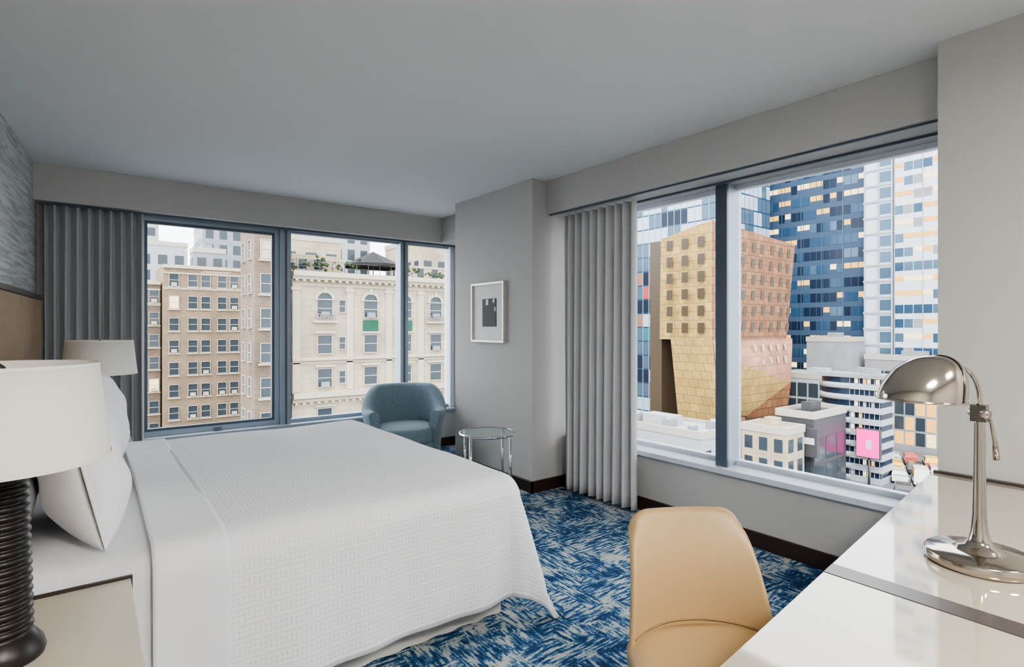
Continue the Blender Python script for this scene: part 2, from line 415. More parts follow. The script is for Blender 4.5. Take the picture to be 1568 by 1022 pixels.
# ---------------------------------------------------------------- armchair
def armchair(c,face):
    f=Vector((face[0],face[1],0)).normalized(); s=Vector((f.y,-f.x,0)); c=Vector(c)
    b=MB(); P=[]; n=64; A=math.radians(128)
    def sm(x): x=max(0,min(1,x)); return x*x*(3-2*x)
    for i in range(n+1):
        ph=-A+2*A*i/n
        q=sm((abs(ph)-math.radians(42))/(math.radians(62)))
        zt=.82-.22*q
        row=[]
        sec=[(0,.17),(0.006,.30),(.022,.45),(.045,zt-.07),(.052,zt-.03),(.035,zt-.006),(0,zt),(-.035,zt-.008),(-.055,zt-.035),(-.055,zt-.10),(-.07,.45),(-.075,.30),(-.075,.17),(0,.17)]
        for dr,z in sec:
            r=.345+dr+ (.03*sm((zt-.45)/.35) *(z-.3) if z>.3 else 0)
            d=-f*cos(ph)*1.0+s*sin(ph)*1.03
            row.append(tuple(c+d*r+Vector((0,0,z))))
        P.append(row)
    b.grid(P,0)
    o=len(b.v)-(n+1)*14
    b.f.append([o+k for k in range(13)]);b.m.append(0);b.sm.append(False)
    b.f.append([o+n*14+k for k in range(12,-1,-1)]);b.m.append(0);b.sm.append(False)
    def slab(z0,z1,rx,ry,fo,mi,rd=.03):
        prof=[(0,z0),(1-rd*2,z0),(1,z0+rd),(1,z1-rd),(1-rd,z1-.008),(1-rd*3,z1+.004),(.5,z1+.014),(0,z1+.018)]
        vs=[];seg=48
        for r,z in prof:
            for k in range(seg):
                a=2*pi*k/seg; ca=cos(a);sa=sin(a); e=.7
                x=abs(ca)**e*(1 if ca>0 else -1)*rx*r; y=abs(sa)**e*(1 if sa>0 else -1)*ry*r
                vs.append(tuple(c+f*(x+fo)+s*y+Vector((0,0,z))))
        fs=[]
        for i in range(len(prof)-1):
            for k in range(seg):
                k2=(k+1)%seg; fs.append((i*seg+k,i*seg+k2,(i+1)*seg+k2,(i+1)*seg+k))
        b.add(vs,fs,mi,True)
    slab(.16,.30,.30,.285,.03,0); slab(.30,.44,.315,.27,.05,0)
    for a in (-1,1):
        for d in (-1,1):
            p=c+f*.20*a+s*.20*d
            b.tube([(p.x,p.y,.17),(p.x+.02*a*f.x,p.y+.02*a*f.y,0)],[.022,.013],10,1)
    return b.build('tub_armchair',['teal','woodd'])
armchair((2.49,5.0,0),(-.42,-.9))

# ---------------------------------------------------------------- side table
b=MB(); cx,cy=2.57,3.68; R=.225
ring=lambda z,r:[(cx+r*cos(2*pi*k/48),cy+r*sin(2*pi*k/48),z) for k in range(48)]
b.tube(ring(.545,R),.011,10,0,True); b.tube(ring(.03,R),.009,10,0,True)
b.lathe([(0,.540),(R-.006,.540),(R-.006,.552),(0,.552)],(cx,cy,0),48,1,smooth=False)
b.lathe([(0,.15),(R-.006,.15),(R-.006,.157),(0,.157)],(cx,cy,0),48,1,smooth=False)
for k in range(4):
    a=k*pi/2+.35
    x=cx+R*cos(a);y=cy+R*sin(a); b.tube([(x,y,0.0),(x,y,.55)],.011,10,0)
b.build('round_side_table',['chrome','tglass'])

# ---------------------------------------------------------------- picture
b=MB(); ya,yb,za,zb=3.967,4.497,1.262,1.822; X=2.98
for (p,q,r,s) in ((ya,yb,za,za+.022),(ya,yb,zb-.022,zb),(ya,ya+.022,za+.022,zb-.022),(yb-.022,yb,za+.022,zb-.022)):
    b.box((X-.035,p,r),(X-.001,q,s),0)
b.box((X-.015,ya+.02,za+.02),(X-.003,yb-.02,zb-.02),1)
b.box((X-.020,4.10,1.41),(X-.014,4.32,1.67),2)
b.box((X-.022,4.22,1.61),(X-.019,4.26,1.665),1); b.box((X-.022,4.12,1.63),(X-.019,4.15,1.665),1); b.box((X-.022,4.10,1.55),(X-.019,4.125,1.59),3)
b.build('framed_picture',['frame','white','ink','wall'],bevel=.002)

# ---------------------------------------------------------------- desk
ZD=.76
def fy(x): return .81-(2.98-x)*.109
b=MB()
def slabq(x0,x1,yb_,z0,z1,mi): b.prism([(x0,yb_),(x1,yb_),(x1,fy(x1)),(x0,fy(x0))],z0,z1,mi)
slabq(.72,1.528,-.05,ZD-.045,ZD,0); slabq(1.600,2.955,-.05,ZD-.045,ZD,0)
slabq(1.528,1.600,-.05,ZD-.045,ZD+.001,1)
b.box((2.955,-.05,ZD-.045),(2.978,.80,ZD+.012),1)
b.box((.78,-.02,0),(.83,.50,ZD-.045),1); b.box((2.86,-.02,0),(2.95,.68,ZD-.045),1); b.box((.83,-.02,.30),(2.86,.01,ZD-.045),2)
b.box((2.2,.02,.45),(2.86,.60,ZD-.045),2); b.box((2.22,.60,.47),(2.84,.615,ZD-.06),2); b.tube([(2.45,.63,.6),(2.61,.63,.6)],.006,8,3)
b.build('desk',['desk','strip','cream','chrome'],bevel=.002)

# ---------------------------------------------------------------- desk chair (modelled facing -Y, then turned)
def desk_chair():
    b=MB()
    def shell(off):
        P=[]
        for i in range(41):
            w=i/40; z=.43+w*.370
            hw=.222-.043*w**1.1
            row=[]
            for j in range(41):
                u=-1+2*j/40
                wrap=(.10*(1-w)+.025)*abs(u)**2.2
                x=hw*u
                y=.05*w-wrap-.03*sin(pi*w)
                zz=z
                if abs(u)>.66: 
                    k=((abs(u)-.66)/.34); zz=z-(.050*w**8)*(1-math.sqrt(max(0,1-k*k)))
                row.append((x,y+off,zz))
            P.append(row)
        return P
    A=shell(0);B=shell(.038)
    b.grid(A,0); b.grid([r[::-1] for r in B],0)
    rim=[];rim2=[]
    for i in range(41): rim.append(A[i][0]);rim2.append(B[i][0])
    for j in range(1,41): rim.append(A[40][j]);rim2.append(B[40][j])
    for i in range(39,-1,-1): rim.append(A[i][40]);rim2.append(B[i][40])
    mid=[((p[0]+q[0])/2+ (0 if 40<k<80 else (-.008 if k<=40 else .008)),(p[1]+q[1])/2,(p[2]+q[2])/2+(.010 if 38<k<82 else 0)) for k,(p,q) in enumerate(zip(rim,rim2))]
    b.grid([rim,mid,rim2],0)
    cyy0=-.24
    def se(z,rx,ry):
        r=[]
        for k in range(48):
            a=2*pi*k/48;ca=cos(a);sa=sin(a);e=.5
            r.append((abs(ca)**e*(1 if ca>0 else -1)*rx,cyy0+abs(sa)**e*(1 if sa>0 else -1)*ry,z))
        return r
    rows=[se(.36,.15,.16),se(.365,.21,.22),se(.40,.235,.245),se(.435,.238,.25),se(.462,.23,.24),se(.474,.19,.19),se(.470,.1,.09),se(.468,.002,.002)]
    P=[[rows[i][k] for i in range(len(rows))] for k in range(48)]
    b.grid(P,0,closeu=True)
    pts=[A[4][j] for j in range(1,40)]; b.tube([(p[0],p[1]-.002,p[2]+.012) for k,p in enumerate(pts)],.0028,6,1)
    b.tube([(0,-.22,.37),(0,-.22,.10)],.028,16,2)
    for k in range(5):
        a=k*2*pi/5+.3; e=(.27*cos(a),-.22+.27*sin(a))
        b.tube([(0,-.22,.11),(e[0],e[1],.075)],[.024,.014],10,2)
        b.tube([(e[0]-.02*sin(a),e[1]+.02*cos(a),.03),(e[0]+.02*sin(a),e[1]-.02*cos(a),.03)],.029,14,1)
        b.tube([(e[0],e[1],.08),(e[0],e[1],.03)],.008,8,2)
    xf=Matrix.Translation((1.512,1.045,0))@Matrix.Rotation(math.radians(-33),4,'Z')
    return b.build('desk_chair',['tan','seam','chromed'],weld=.0004,xf=xf)
desk_chair()

# ---------------------------------------------------------------- desk lamp
def desk_lamp(x,y):
    b=MB(); z=ZD+.0015
    L=Vector((-.793,.609,0))
    b.lathe([(0,0),(.118,0),(.122,.006),(.122,.026),(.117,.031),(.06,.036),(.052,.038),(.050,.046),(.034,.050),(.026,.062),(.020,.085),(.0155,.13),(.012,.38),(.0125,.40),(0,.40)],(x,y,z),48,0)
    b.box((x-.017,y-.017,z+.385),(x+.017,y+.017,z+.43),1)
    b.tube([Vector((x,y,z+.407))-Vector((.609,.793,0))*.026,Vector((x,y,z+.407))+Vector((.609,.793,0))*.026],.012,16,0)
    c=Vector((x,y,z+.41))
    pts=[]
    ctl=[(0,0.02),(.000,.050),(.010,.085),(.030,.112),(.060,.132),(.100,.145)]
    for i in range(len(ctl)-1):
        p0=ctl[max(i-1,0)];p1=ctl[i];p2=ctl[i+1];p3=ctl[min(i+2,len(ctl)-1)]
        for k in range(6):
            t=k/6
            q=[.5*((2*p1[a])+(-p0[a]+p2[a])*t+(2*p0[a]-5*p1[a]+4*p2[a]-p3[a])*t*t+(-p0[a]+3*p1[a]-3*p2[a]+p3[a])*t**3) for a in (0,1)]
            pts.append(c+L*q[0]+Vector((0,0,q[1])))
    b.tube(pts,.0065,12,0)
    hp=[c-L*.01,c-L*.03+Vector((0,0,-.02)),c-L*.042+Vector((0,0,-.08)),c-L*.046+Vector((0,0,-.13))]
    b.tube(hp,[.004,.004,.006,.008],10,0)
    sc=c+L*.158+Vector((0,0,.053)); r=.092
    ax=(Vector((0,0,1))-L*.03).normalized()
    e1=L-ax*L.dot(ax); e1.normalize(); e2=ax.cross(e1)
    def D(a,q,off):
        rr=(r+off)*cos(q)**.80; hh=(r*1.32+off)*sin(q)
        return tuple(sc+(e1*cos(a)*(1.12)+e2*sin(a))*rr-e1*.036*sin(q)**1.5+ax*(hh-.02))
    for off,mi in ((0,0),(-.003,2)):
        b.grid([[D(2*pi*i/48,j/16*pi/2*.985,off) for j in range(17)] for i in range(49)],mi)
    b.tube([D(2*pi*k/48,0,0) for k in range(48)],.003,8,0,True)
    b.tube([D(pi/2+.5,j/20*pi/2*.98,.001) for j in range(21)]+[D(-pi/2-.5,j/20*pi/2*.98,.001) for j in range(19,-1,-1)],.0022,6,1)
    b.tube([sc+ax*.08-e1*.02,sc+ax*.015],[.018,.02],14,3)
    return b.build('desk_lamp',['nickel','chromed','shade','shade'])
desk_lamp(1.915,.415)

# ---------------------------------------------------------------- added fill lights at the ceiling, unseen behind the camera
def area(name,loc,rot,size,power,col,sy=None):
    l=bpy.data.lights.new(name,'AREA'); l.energy=power; l.color=col; l.size=size
    if sy: l.shape='RECTANGLE'; l.size_y=sy
    o=bpy.data.objects.new(name,l); o.location=loc; o.rotation_euler=rot; scene.collection.objects.link(o); return o
for px,py,pw in ((.6,-.9,75),(2.1,-1.3,40)):
    b=MB(); b.lathe([(0,-.09),(.10,-.088),(.19,-.07),(.24,-.04),(.25,-.01),(.25,0),(0,0)],(px,py,H),48,0)
    b.lathe([(.25,-.02),(.262,-.02),(.262,0)],(px,py,H),48,1); b.build('fill_light',['filldish','chrome'])
    area('fill_light_lamp',(px,py,H-.12),(0,0,0),.5,pw,(1,.94,.87))

# ================================================================ OUTSIDE
E={}
E['brick']=panel_mat('brick_tan',(.25,.175,.115),(.21,.145,.095),(.28,.22,.165),.6,.22,.02,.9)
E['brickd']=panel_mat('brick_umber',(.19,.135,.095),(.155,.11,.08),(.22,.17,.135),.6,.22,.02,.9)
E['stone']=panel_mat('limestone_cream',(.44,.365,.26),(.41,.34,.245),(.34,.28,.21),1.6,.6,.03,.9)
E['trimst']=mat('stone_trim',(.48,.42,.33),.9)
E['grey']=mat('concrete_grey',(.25,.26,.28),.9,var=.1,vs=.5)
E['lgrey']=mat('concrete_light',(.36,.38,.41),.9)
E['wg']=mat('win_dark_glass',(.035,.048,.06),.15,spec=.45)
E['wf']=mat('win_frame_cream',(.42,.39,.34),.7)
E['green']=mat('awning_green',(.008,.08,.045),.7)
E['bl1']=mat('tower_glass_blue',(.028,.07,.13),.15,spec=.4,metal=.1)
E['bl2']=mat('tower_glass_navy',(.012,.022,.045),.2,spec=.3)
E['bl3']=mat('tower_glass_sky',(.075,.135,.20),.15,metal=.2,spec=.4)
E['slate']=mat('tower_spandrel_slate',(.045,.075,.125),.5,spec=.3)
E['sky2']=mat('reflected_cloud_tint',(.38,.48,.58),.2)  # cloud reflection put into the pane colour
E['teal2']=mat('tower_glass_teal',(.03,.17,.21),.2)
E['lit']=mat('lit_office',(.3,.18,.06),.5,emit=(1,.52,.14),es=1.0)
E['litw']=mat('lit_office_pale',(.4,.32,.2),.5,emit=(1,.76,.42),es=1.2)
E['gold']=panel_mat('facade_gold',(.46,.31,.11),(.38,.25,.085),(.22,.15,.06),1.6,1.25,.05,.45)
E['bronze']=panel_mat('facade_bronze',(.22,.095,.045),(.31,.15,.07),(.11,.05,.03),1.5,1.25,.06,.35,.15)
E['pink']=panel_mat('facade_rose',(.36,.17,.11),(.41,.22,.15),(.22,.11,.08),2.0,1.5,.04,.45)
E['olive']=mat('facade_olive',(.07,.05,.03),.35)
E['whitem']=mat('white_cladding',(.54,.58,.64),.5)
E['magenta']=mat('billboard_magenta',(.7,.02,.25),.5,emit=(1,.03,.35),es=1.0)
E['asphalt']=mat('asphalt',(.13,.135,.15),.9,var=.15,vs=.2)
E['walk']=mat('sidewalk',(.30,.30,.31),.9)
E['dark']=mat('dark_cladding',(.05,.05,.055),.5)
E['leaf']=mat('foliage',(.04,.07,.025),.9,var=.4,vs=2)
E['black']=mat('black_canvas',(.012,.012,.012),.8)
E['red']=mat('reflected_red_taillight',(.4,.05,.05),.6)  # red reflection painted on mirrored panes; also car tail lights
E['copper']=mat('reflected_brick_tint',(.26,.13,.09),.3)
M.update(E)
def win(b,ax,p,c,z0,z1,w,fm,gm,fr_=.12,dep=.12,cross=True):
    def B(c0,c1,a,d,o0,o1,mi):
        if ax=='y': b.box((c0,p-o1,a),(c1,p-o0,d),mi)
        else: b.box((p-o1,c0,a),(p-o0,c1,d),mi)
    B(c-w/2,c+w/2,z0,z1,-.02,.02,gm)
    f=fr_
    B(c-w/2-f,c-w/2,z0-f,z1+f,-.02,dep,fm);B(c+w/2,c+w/2+f,z0-f,z1+f,-.02,dep,fm)
    B(c-w/2,c+w/2,z1,z1+f,-.02,dep,fm);B(c-w/2-f*.5,c+w/2+f*.5,z0-f,z0,-.02,dep*1.6,fm)
    if cross: B(c-w/2,c+w/2,(z0+z1)/2-.04,(z0+z1)/2+.04,0,.06,fm)
G=-20.
def brick_building(name,Y,x0,x1,ztop,depth,cols,matn,fh=3.25,side=False):
    b=MB(); b.box((x0,Y,G),(x1,Y+depth,ztop-.02),0)
    b.box((x0-.1,Y-.25,ztop-.5),(x1+.02,Y+.3,ztop),1); b.box((x0,Y-.1,ztop-3.6),(x1,Y,ztop-3.35),1)
    b.box((x0,Y-.12,ztop-1.3),(x1,Y,ztop-1.1),1)
    z=ztop-3.1
    while z>-15:
        for c in cols:
            g=3 if random.random()>.08 else (4 if random.random()<.5 else 1)
            win(b,'y',Y,c,z,z+1.75,1.15,2,g,fr_=.07)
            b.box((c-.8,Y-.2,z-.28),(c+.8,Y,z-.1),1)
            if random.random()<.3: b.box((c-.35,Y-.35,z),(c+.35,Y-.05,z+.5),1)
        if side:
            for c in (Y+1.8,Y+4.4): win(b,'x',x0,c,z,z+1.75,1.1,2,3,fr_=.07)
        z-=fh
    return b.build(name,[matn,'trimst','wf','wg','litw'])
brick_building('brick_apartment_building',94,8.6,19.9,10.6,12,[9.9,12.3,14.0,16.2,17.9],'brick')
brick_building('brick_apartment_building',96,3.0,8.4,8.2,10,[4.4,6.0,7.6],'brickd')
brick_building('brick_tower_building',55,12.2,15.4,24,6,[13.3,14.6],'brickd',side=True)
b=MB(); Y=56; b.box((15.8,Y,G),(42,Y+12,6.98),0)
for z,h,d in ((6.5,.5,.7),(6.2,.3,.4),(5.6,.15,.15),(-1.9,.3,.25),(-2.2,.12,.12),(-5.6,.55,.7),(-6.0,.3,.3)):
    b.box((15.8,Y-d,z),(42,Y,z+h),1)
for i in range(36): b.box((16+i*.72,Y-.55,5.98),(16.25+i*.72,Y,6.2),1); b.box((16+i*.72,Y-.5,-6.2),(16.25+i*.72,Y,-6.0),1)
for x in [16.2]+[21.6,26.0,29.9,33.8,37.7]: b.box((x-.35,Y-.12,-5),(x+.35,Y,5.6),1); b.box((x-.5,Y-.2,5.1),(x+.5,Y,5.4),1)
for k,c in enumerate([19.0,23.9,27.95,31.8,35.7,39.6]):
    win(b,'y',Y,c,2.5,4.2,1.5,2,3,fr_=.12)
    vs=[(c,Y-.03,4.2)];n=16
    for i in range(n+1): a=pi*i/n; vs.append((c+.75*cos(a),Y-.03,4.2+.75*sin(a)))
    b.add(vs,[(0,i+2,i+1) for i in range(n)],3)
    vs=[];fs=[]
    for i in range(n+1):
        a=pi*i/n
        for r in (.75,1.05):
            for yy in (Y-.02,Y-.16): vs.append((c+r*cos(a),yy,4.2+r*sin(a)))
    for i in range(n):
        o=i*4; fs+=[(o+1,o+3,o+7,o+5),(o+3,o+2,o+6,o+7),(o,o+1,o+5,o+4)]
    b.add(vs,fs,1)
    b.box((c-.15,Y-.25,4.9),(c+.15,Y,5.5),1)
    if k in (1,2,4): b.box((c-.85,Y-.1,.95),(c+.85,Y,2.2),4)
    else:
        b.box((c-1.2,Y-.5,1.9),(c+1.2,Y,2.1),1)
        for q in range(9): b.box((c-1.1+q*.26,Y-.46,2.1),(c-1.04+q*.26,Y-.40,2.7),5)
        b.box((c-1.15,Y-.48,2.7),(c+1.15,Y-.38,2.78),5)
    for z in (-1.2,-4.6,-8.6,-12):
        win(b,'y',Y,c,z,z+1.8,1.4,2,3,fr_=.11); b.box((c-1.0,Y-.3,z+2.0),(c+1.0,Y,z+2.2),1)
    for z in (-4.6,-8.6,2.5,-1.2):
        if random.random()<.5: b.box((c-.4,Y-.4,z),(c+.4,Y-.05,z+.5),5)
for z in (3.0,-.8,-4.3): win(b,'y',Y,20.8,z,z+1.2,.6,2,3,fr_=.1)
b.build('ornate_limestone_building',['stone','trimst','wf','wg','green','grey'])
b=MB()
for x in [16+i*1.3 for i in range(20)]: b.tube([(x,56.3,7),(x,56.3,8.1)],.03,6,0)
for z in (7.55,8.1): b.box((15.8,56.27,z),(42,56.33,z+.05),0)
b.box((17,60,7),(22,64,9.2),1); b.box((31,61,7),(37,65,9.0),1)
for c in (18,19.6,32.5,34.5): win(b,'y',60 if c<25 else 61,c,7.6,8.7,.9,2,3,cross=False)
b.build('roof_terrace',['dark','stone','wf','wg'])
b=MB(); c=(25.6,59.2)
b.lathe([(3.3,1.45),(2.9,1.6),(1.7,2.2),(0,3.0)],(c[0],c[1],7),8,0,smooth=False); b.lathe([(3.3,1.45),(3.3,1.15)],(c[0],c[1],7),8,0,smooth=False)
b.tube([(c[0],c[1],7),(c[0],c[1],10)],.06,8,1)
b.build('patio_umbrella',['black','dark'])
def foliage(name,items):
    b=MB()
    for (x,y,z,r) in items:
        for _ in range(22):
            p=Vector((x,y,z))+Vector((random.gauss(0,.5),random.gauss(0,.4),random.gauss(0,.35)))*r
            rr=r*random.uniform(.12,.3); seg=6
            b.lathe([(0,-rr),(rr*.8,-rr*.5),(rr,0),(rr*.75,rr*.6),(0,rr)],tuple(p),seg,0,smooth=False,sx=random.uniform(.8,1.3))
    return b.build(name,['leaf'])
foliage('roof_garden_shrubs',[(16.6+i*1.6,58.2+random.random(),7.6+random.random()*.6,random.uniform(.45,1.0)) for i in range(15) if not 6.5<i*1.6<12.5])
def tower(name,x0,x1,y0,y1,z1,mw,gm='wg',fh=3.4,bay=3.0,z0=G,lit=0,sp=.9):
    b=MB(); b.box((x0,y0,z0),(x1,y1,z1),0)
    mats=[mw,'wf',gm,'lit','litw']
    faces=[('y',y0,x0,x1),('x',x0,y0,y1)]
    z=z0+1
    while z+fh<z1+.5:
        for a,p,c0,c1 in faces:
            n=max(1,int((c1-c0)/bay)); w=(c1-c0)/n
            for i in range(n):
                k=2
                if random.random()<lit: k=3 if random.random()<.6 else 4
                a0=c0+i*w+w*.07*(1 if sp>.8 else 3.2); a1=c0+(i+1)*w-w*.07*(1 if sp>.8 else 3.2)
                zt=min(z+fh*(.86 if sp>.8 else .62),z1-.2)
                if a=='y': b.quad((a0,p-.03,z),(a1,p-.03,z),(a1,p-.03,zt),(a0,p-.03,zt),k)
                else: b.quad((p-.03,a1,z),(p-.03,a0,z),(p-.03,a0,zt),(p-.03,a1,zt),k)
        z+=fh
    for q in (((x0-.1,y0-.1),(x1+.1,y0+.3)),((x0-.1,y1-.3),(x1+.1,y1+.1)),((x0-.1,y0+.3),(x0+.3,y1-.3)),((x1-.3,y0+.3),(x1+.1,y1-.3))):
        b.box((*q[0],z1-.4),(*q[1],z1+.5),1)
    xm=(x0+x1)/2; ym=(y0+y1)/2
    b.box((xm-(x1-x0)*.18,ym-(y1-y0)*.15,z1),(xm+(x1-x0)*.12,ym+(y1-y0)*.12,z1+1.3),0)
    return b.build(name,mats)
tower('distant_office_building',8,17.3,140,155,19.5,'lgrey',bay=2.6,sp=.5)
tower('distant_office_building',20.5,29,142,155,48,'grey',bay=2.8,sp=.5)
tower('distant_office_building',11,14.5,170,180,34,'lgrey',bay=2.4,sp=.5)
tower('distant_office_building',24,34,92,105,16.0,'stone',bay=2.6,sp=.5)
tower('distant_office_building',38,46,108,118,22,'lgrey',bay=2.6,sp=.5)
tower('distant_office_building',48,66,90,105,17.5,'stone',bay=2.8,sp=.5)
tower('distant_office_building',14.5,19.5,110,114,15,'grey',bay=2,sp=.5)

def glass_tower(name,x,y0,y1,z1,mats,probs,fh=2.9,bay=1.55,depth=20,vm=6,z0=G,hi=None,zhi=14,frac=.62,maxrun=2):
    b=MB(); b.box((x,y0,z0),(x+depth,y1,z1),0)
    z=z0+.6
    while z<z1-1:
        boost=random.random()<.28
        for a in ('x','y'):
            c0,c1=(y0,y1) if a=='x' else (x,x+depth)
            n=int((c1-c0)/bay); w=(c1-c0)/n; run=0
            for i in range(n):
                if run<=0:
                    q=random.random(); s=0; k=0
                    pr=list(hi if (hi and z+4*sin(i*.35)>zhi) else probs)
                    if boost and not hi: pr[-1]*=2.6; pr[-2]*=2.6; pr[0]-=(pr[-1]+pr[-2])*.5
                    for kk,pp in enumerate(pr):
                        s+=pp
                        if q<s: k=kk;break
                    run=random.randint(1,maxrun)
                run-=1
                a0=c0+i*w+.06;a1=c0+(i+1)*w-.06; zb_=z;zt=z+fh*frac
                if k>=len(mats)-4 and not hi: zb_=z+fh*.25
                if a=='x': b.quad((x-.04,a1,zb_),(x-.04,a0,zb_),(x-.04,a0,zt),(x-.04,a1,zt),2+k)
                else: b.quad((a0,y0-.04,zb_),(a1,y0-.04,zb_),(a1,y0-.04,zt),(a0,y0-.04,zt),2+k)
        z+=fh
    n=int((y1-y0)/(bay*vm/2))
    for i in range(n+1):
        yy=y0+(y1-y0)*i/n; b.box((x-.12,yy-.06,z0),(x,yy+.06,z1),1)
    b.box((x-.15,y0-.1,z1-.5),(x+depth,y1,z1+.6),1)
    return b.build(name,mats)
glass_tower('blue_glass_office_tower',120,43.3,76,35,['slate','bl3','bl1','bl2','bl3','lit','litw'],[.34,.36,.10,.11,.09],bay=1.3)
glass_tower('pale_office_tower',118,16,37.8,60,['whitem','lgrey','bl3','bl1','grey','lit','litw'],[.30,.20,.17,.20,.13],bay=1.4,fh=2.6,frac=.6)
glass_tower('mirrored_glass_building',95.5,60,105,46,['bl1','lgrey','bl3','sky2','bl2','teal2','copper','red'],[.28,.10,.32,.13,.12,.05],fh=3.0,bay=1.6,vm=2,hi=[.40,.58,.02,0,0,0],zhi=12,frac=.9)  # painted reflections: pale sky in the upper panes, mixed colours lower down
b=MB(); b.box((118,38.1,G),(123,42.9,36.5),0)
for i in range(19): b.box((117.8,38.02,G+i*3),(118,42.98,G+i*3+.35),1)
for yy in (38.2,40.4,42.7): b.box((117.75,yy-.12,G),(118,yy+.12,36.5),1)
for i in range(18):
    b.quad((117.97,40.2,G+i*3+.6),(117.97,38.4,G+i*3+.6),(117.97,38.4,G+i*3+2.6),(117.97,40.2,G+i*3+2.6),2)
b.build('white_stair_tower',['whitem','lgrey','bl3'])
# angular gold building
b=MB()
Xa,Ya=70.4,45.
V8=[(Xa,Ya,-.4),(92,Ya,-.4),(92,58,-.4),(Xa+1.2,55,-.4),(Xa,Ya,16.8),(95,Ya,15.4),(94,58,15.4),(Xa-.3,53.6,15.0)]
b.add(V8,[(0,1,5,4)],1); b.add(V8,[(3,0,4,7),(4,5,6,7),(1,2,6,5),(2,3,7,6)],0)
b.box((Xa+2,55.2,G),(Xa+6,57.5,15.2),3)
V=[(Xa,Ya,-.4),(93,Ya-.5,-.4),(91.5,Ya,G),(Xa+3,Ya,G),(Xa,52,-.4),(Xa+3,52,G),(93,58,-.4),(91.5,58,G)]
b.add(V,[(3,2,1,0)],2); b.add(V,[(3,0,4,5),(1,2,7,6)],0)
# faceted lower cladding: large folded triangles
F=[(Xa+.2,Ya-.1,-.6),(78,Ya-1.2,-4.5),(92.6,Ya-.7,-.8),(91.5,Ya-1.0,-7.5),(79,Ya-.3,-12),(Xa+2.2,Ya-.1,-11),(90.8,Ya-.5,-14.5),(80,Ya-.5,G),(90.5,Ya-.4,G)]
b.add(F,[(1,2,0)],2); b.add(F,[(1,3,2)],2); b.add(F,[(5,1,0)],0); b.add(F,[(5,4,1)],0); b.add(F,[(4,3,1)],0); b.add(F,[(4,6,3)],1); b.add(F,[(4,7,8,6)],3)
for i in range(8):
    for j in range(6):
        x=Xa+2.0+i*2.75+(j%2)*.5+random.uniform(-.3,.3); z=.8+j*2.45+random.uniform(-.15,.15)
        if x<92.5+z*.08: b.add([(x,Ya-.06,z),(x+1.0,Ya-.06,z),(x+1.3,Ya-.06,z+1.5),(x+.3,Ya-.06,z+1.5)],[(0,1,2,3)],3)
for i in range(5):
    for j in range(2):
        x=80+i*2.3; z=-4.2+j*2.0
        b.quad((x,Ya-1.15,z),(x+.6,Ya-1.15,z),(x+.6,Ya-1.0,z+1.0),(x,Ya-1.0,z+1.0),4)
for i in range(3):
    for j in range(6):
        y=Ya+1.2+i*2.7; z=.6+j*2.5
        b.add([(Xa-.12,y+1.1,z),(Xa-.12,y,z),(Xa-.25,y-.15,z+1.5),(Xa-.25,y+.95,z+1.5)],[(0,1,2,3)],3)
b.build('angular_gold_building',['gold','bronze','pink','olive','wf'])
low=tower
low('low_white_roof_building',58,66,38.5,56,-11.6,'lgrey',bay=2.5,sp=.5)
b=MB()
for (x,y,s) in ((60,50,1.4),(60,44.5,1.2),(60.5,53,1.6),(60,41,.8),(63,40,1.2)):
    b.box((x,y,-11.59),(x+s*1.4,y+s,-11.6+s*.8),0); b.lathe([(s*.3,0),(s*.3,s*.2),(0,s*.2)],(x+s*.7,y+s*.5,-11.6+s*.8),12,1,smooth=False)
b.build('rooftop_air_units',['grey','whitem'])
low('beige_corner_building',66.4,71,32.5,38.2,-11.2,'stone',bay=1.9,sp=.5,fh=2.6)
low('dark_theatre_building',72.5,82,32.0,36.8,-9.8,'dark',bay=2.4,sp=.9)
low('grey_box_building',108,116,42,49,-.8,'grey',bay=8,sp=.5,fh=40)
low('mid_office_block',98.5,107,39,50,-7,'lgrey',bay=1.8,sp=.9,lit=.2,fh=2.8)
low('lit_shopfront_building',113.2,117.4,27,41,-4,'grey',bay=1.5,sp=.9,lit=.45,fh=2.6)
b=MB()
z=G
cyl=(88.5,34.0); XB=89.4
while z<-5.6:
    b.lathe([(0,0),(3.7,0),(3.9,.05),(3.9,.75),(3.7,.8),(0,.8)],(cyl[0],cyl[1],z),40,0)
    b.lathe([(3.6,.8),(3.6,1.6)],(cyl[0],cyl[1],z),40,1)
    b.box((84.9,28.7,z),(XB,34,z+.8),0); b.box((85.2,28.9,z+.8),(XB,34,z+1.6),1)
    for i in range(9):
        y=29.1+i*.52
        if random.random()<.4: b.box((85.12,y,z+.85),(85.2,y+.4,z+1.5),random.choice((3,4,0,3)))
    for i in range(8): b.box((85.1,29.0+i*.62,z+.8),(85.2,29.06+i*.62,z+1.6),0)
    z+=1.6
b.box((84.7,28.5,z),(XB,37,z+.5),2)
for i in range(4): b.box((85.5+i*.9,29.2+i,z+.5),(86.2+i*.9,30+i,z+1.3),2)
b.build('banded_corner_building',['lgrey','bl2','grey','litw','lit'])
b=MB(); b.box((83.4,28.4,-16.2),(84.0,31.3,-12.3),1); b.box((83.3,28.5,-16.1),(83.42,31.2,-12.4),0); b.box((83.22,29.4,-15.0),(83.3,30.0,-13.8),2)
b.tube([(83.7,29.8,-20),(83.7,29.8,-16.2)],.15,8,1)
b.build('street_billboard',['magenta','dark','whitem'])
b=MB(); b.box((71.5,31.2,-14.8),(72.2,35.5,-11.2),0); b.box((71.42,31.5,-13.2),(71.5,35.2,-12.4),1); b.build('marquee_sign',['dark','whitem'])
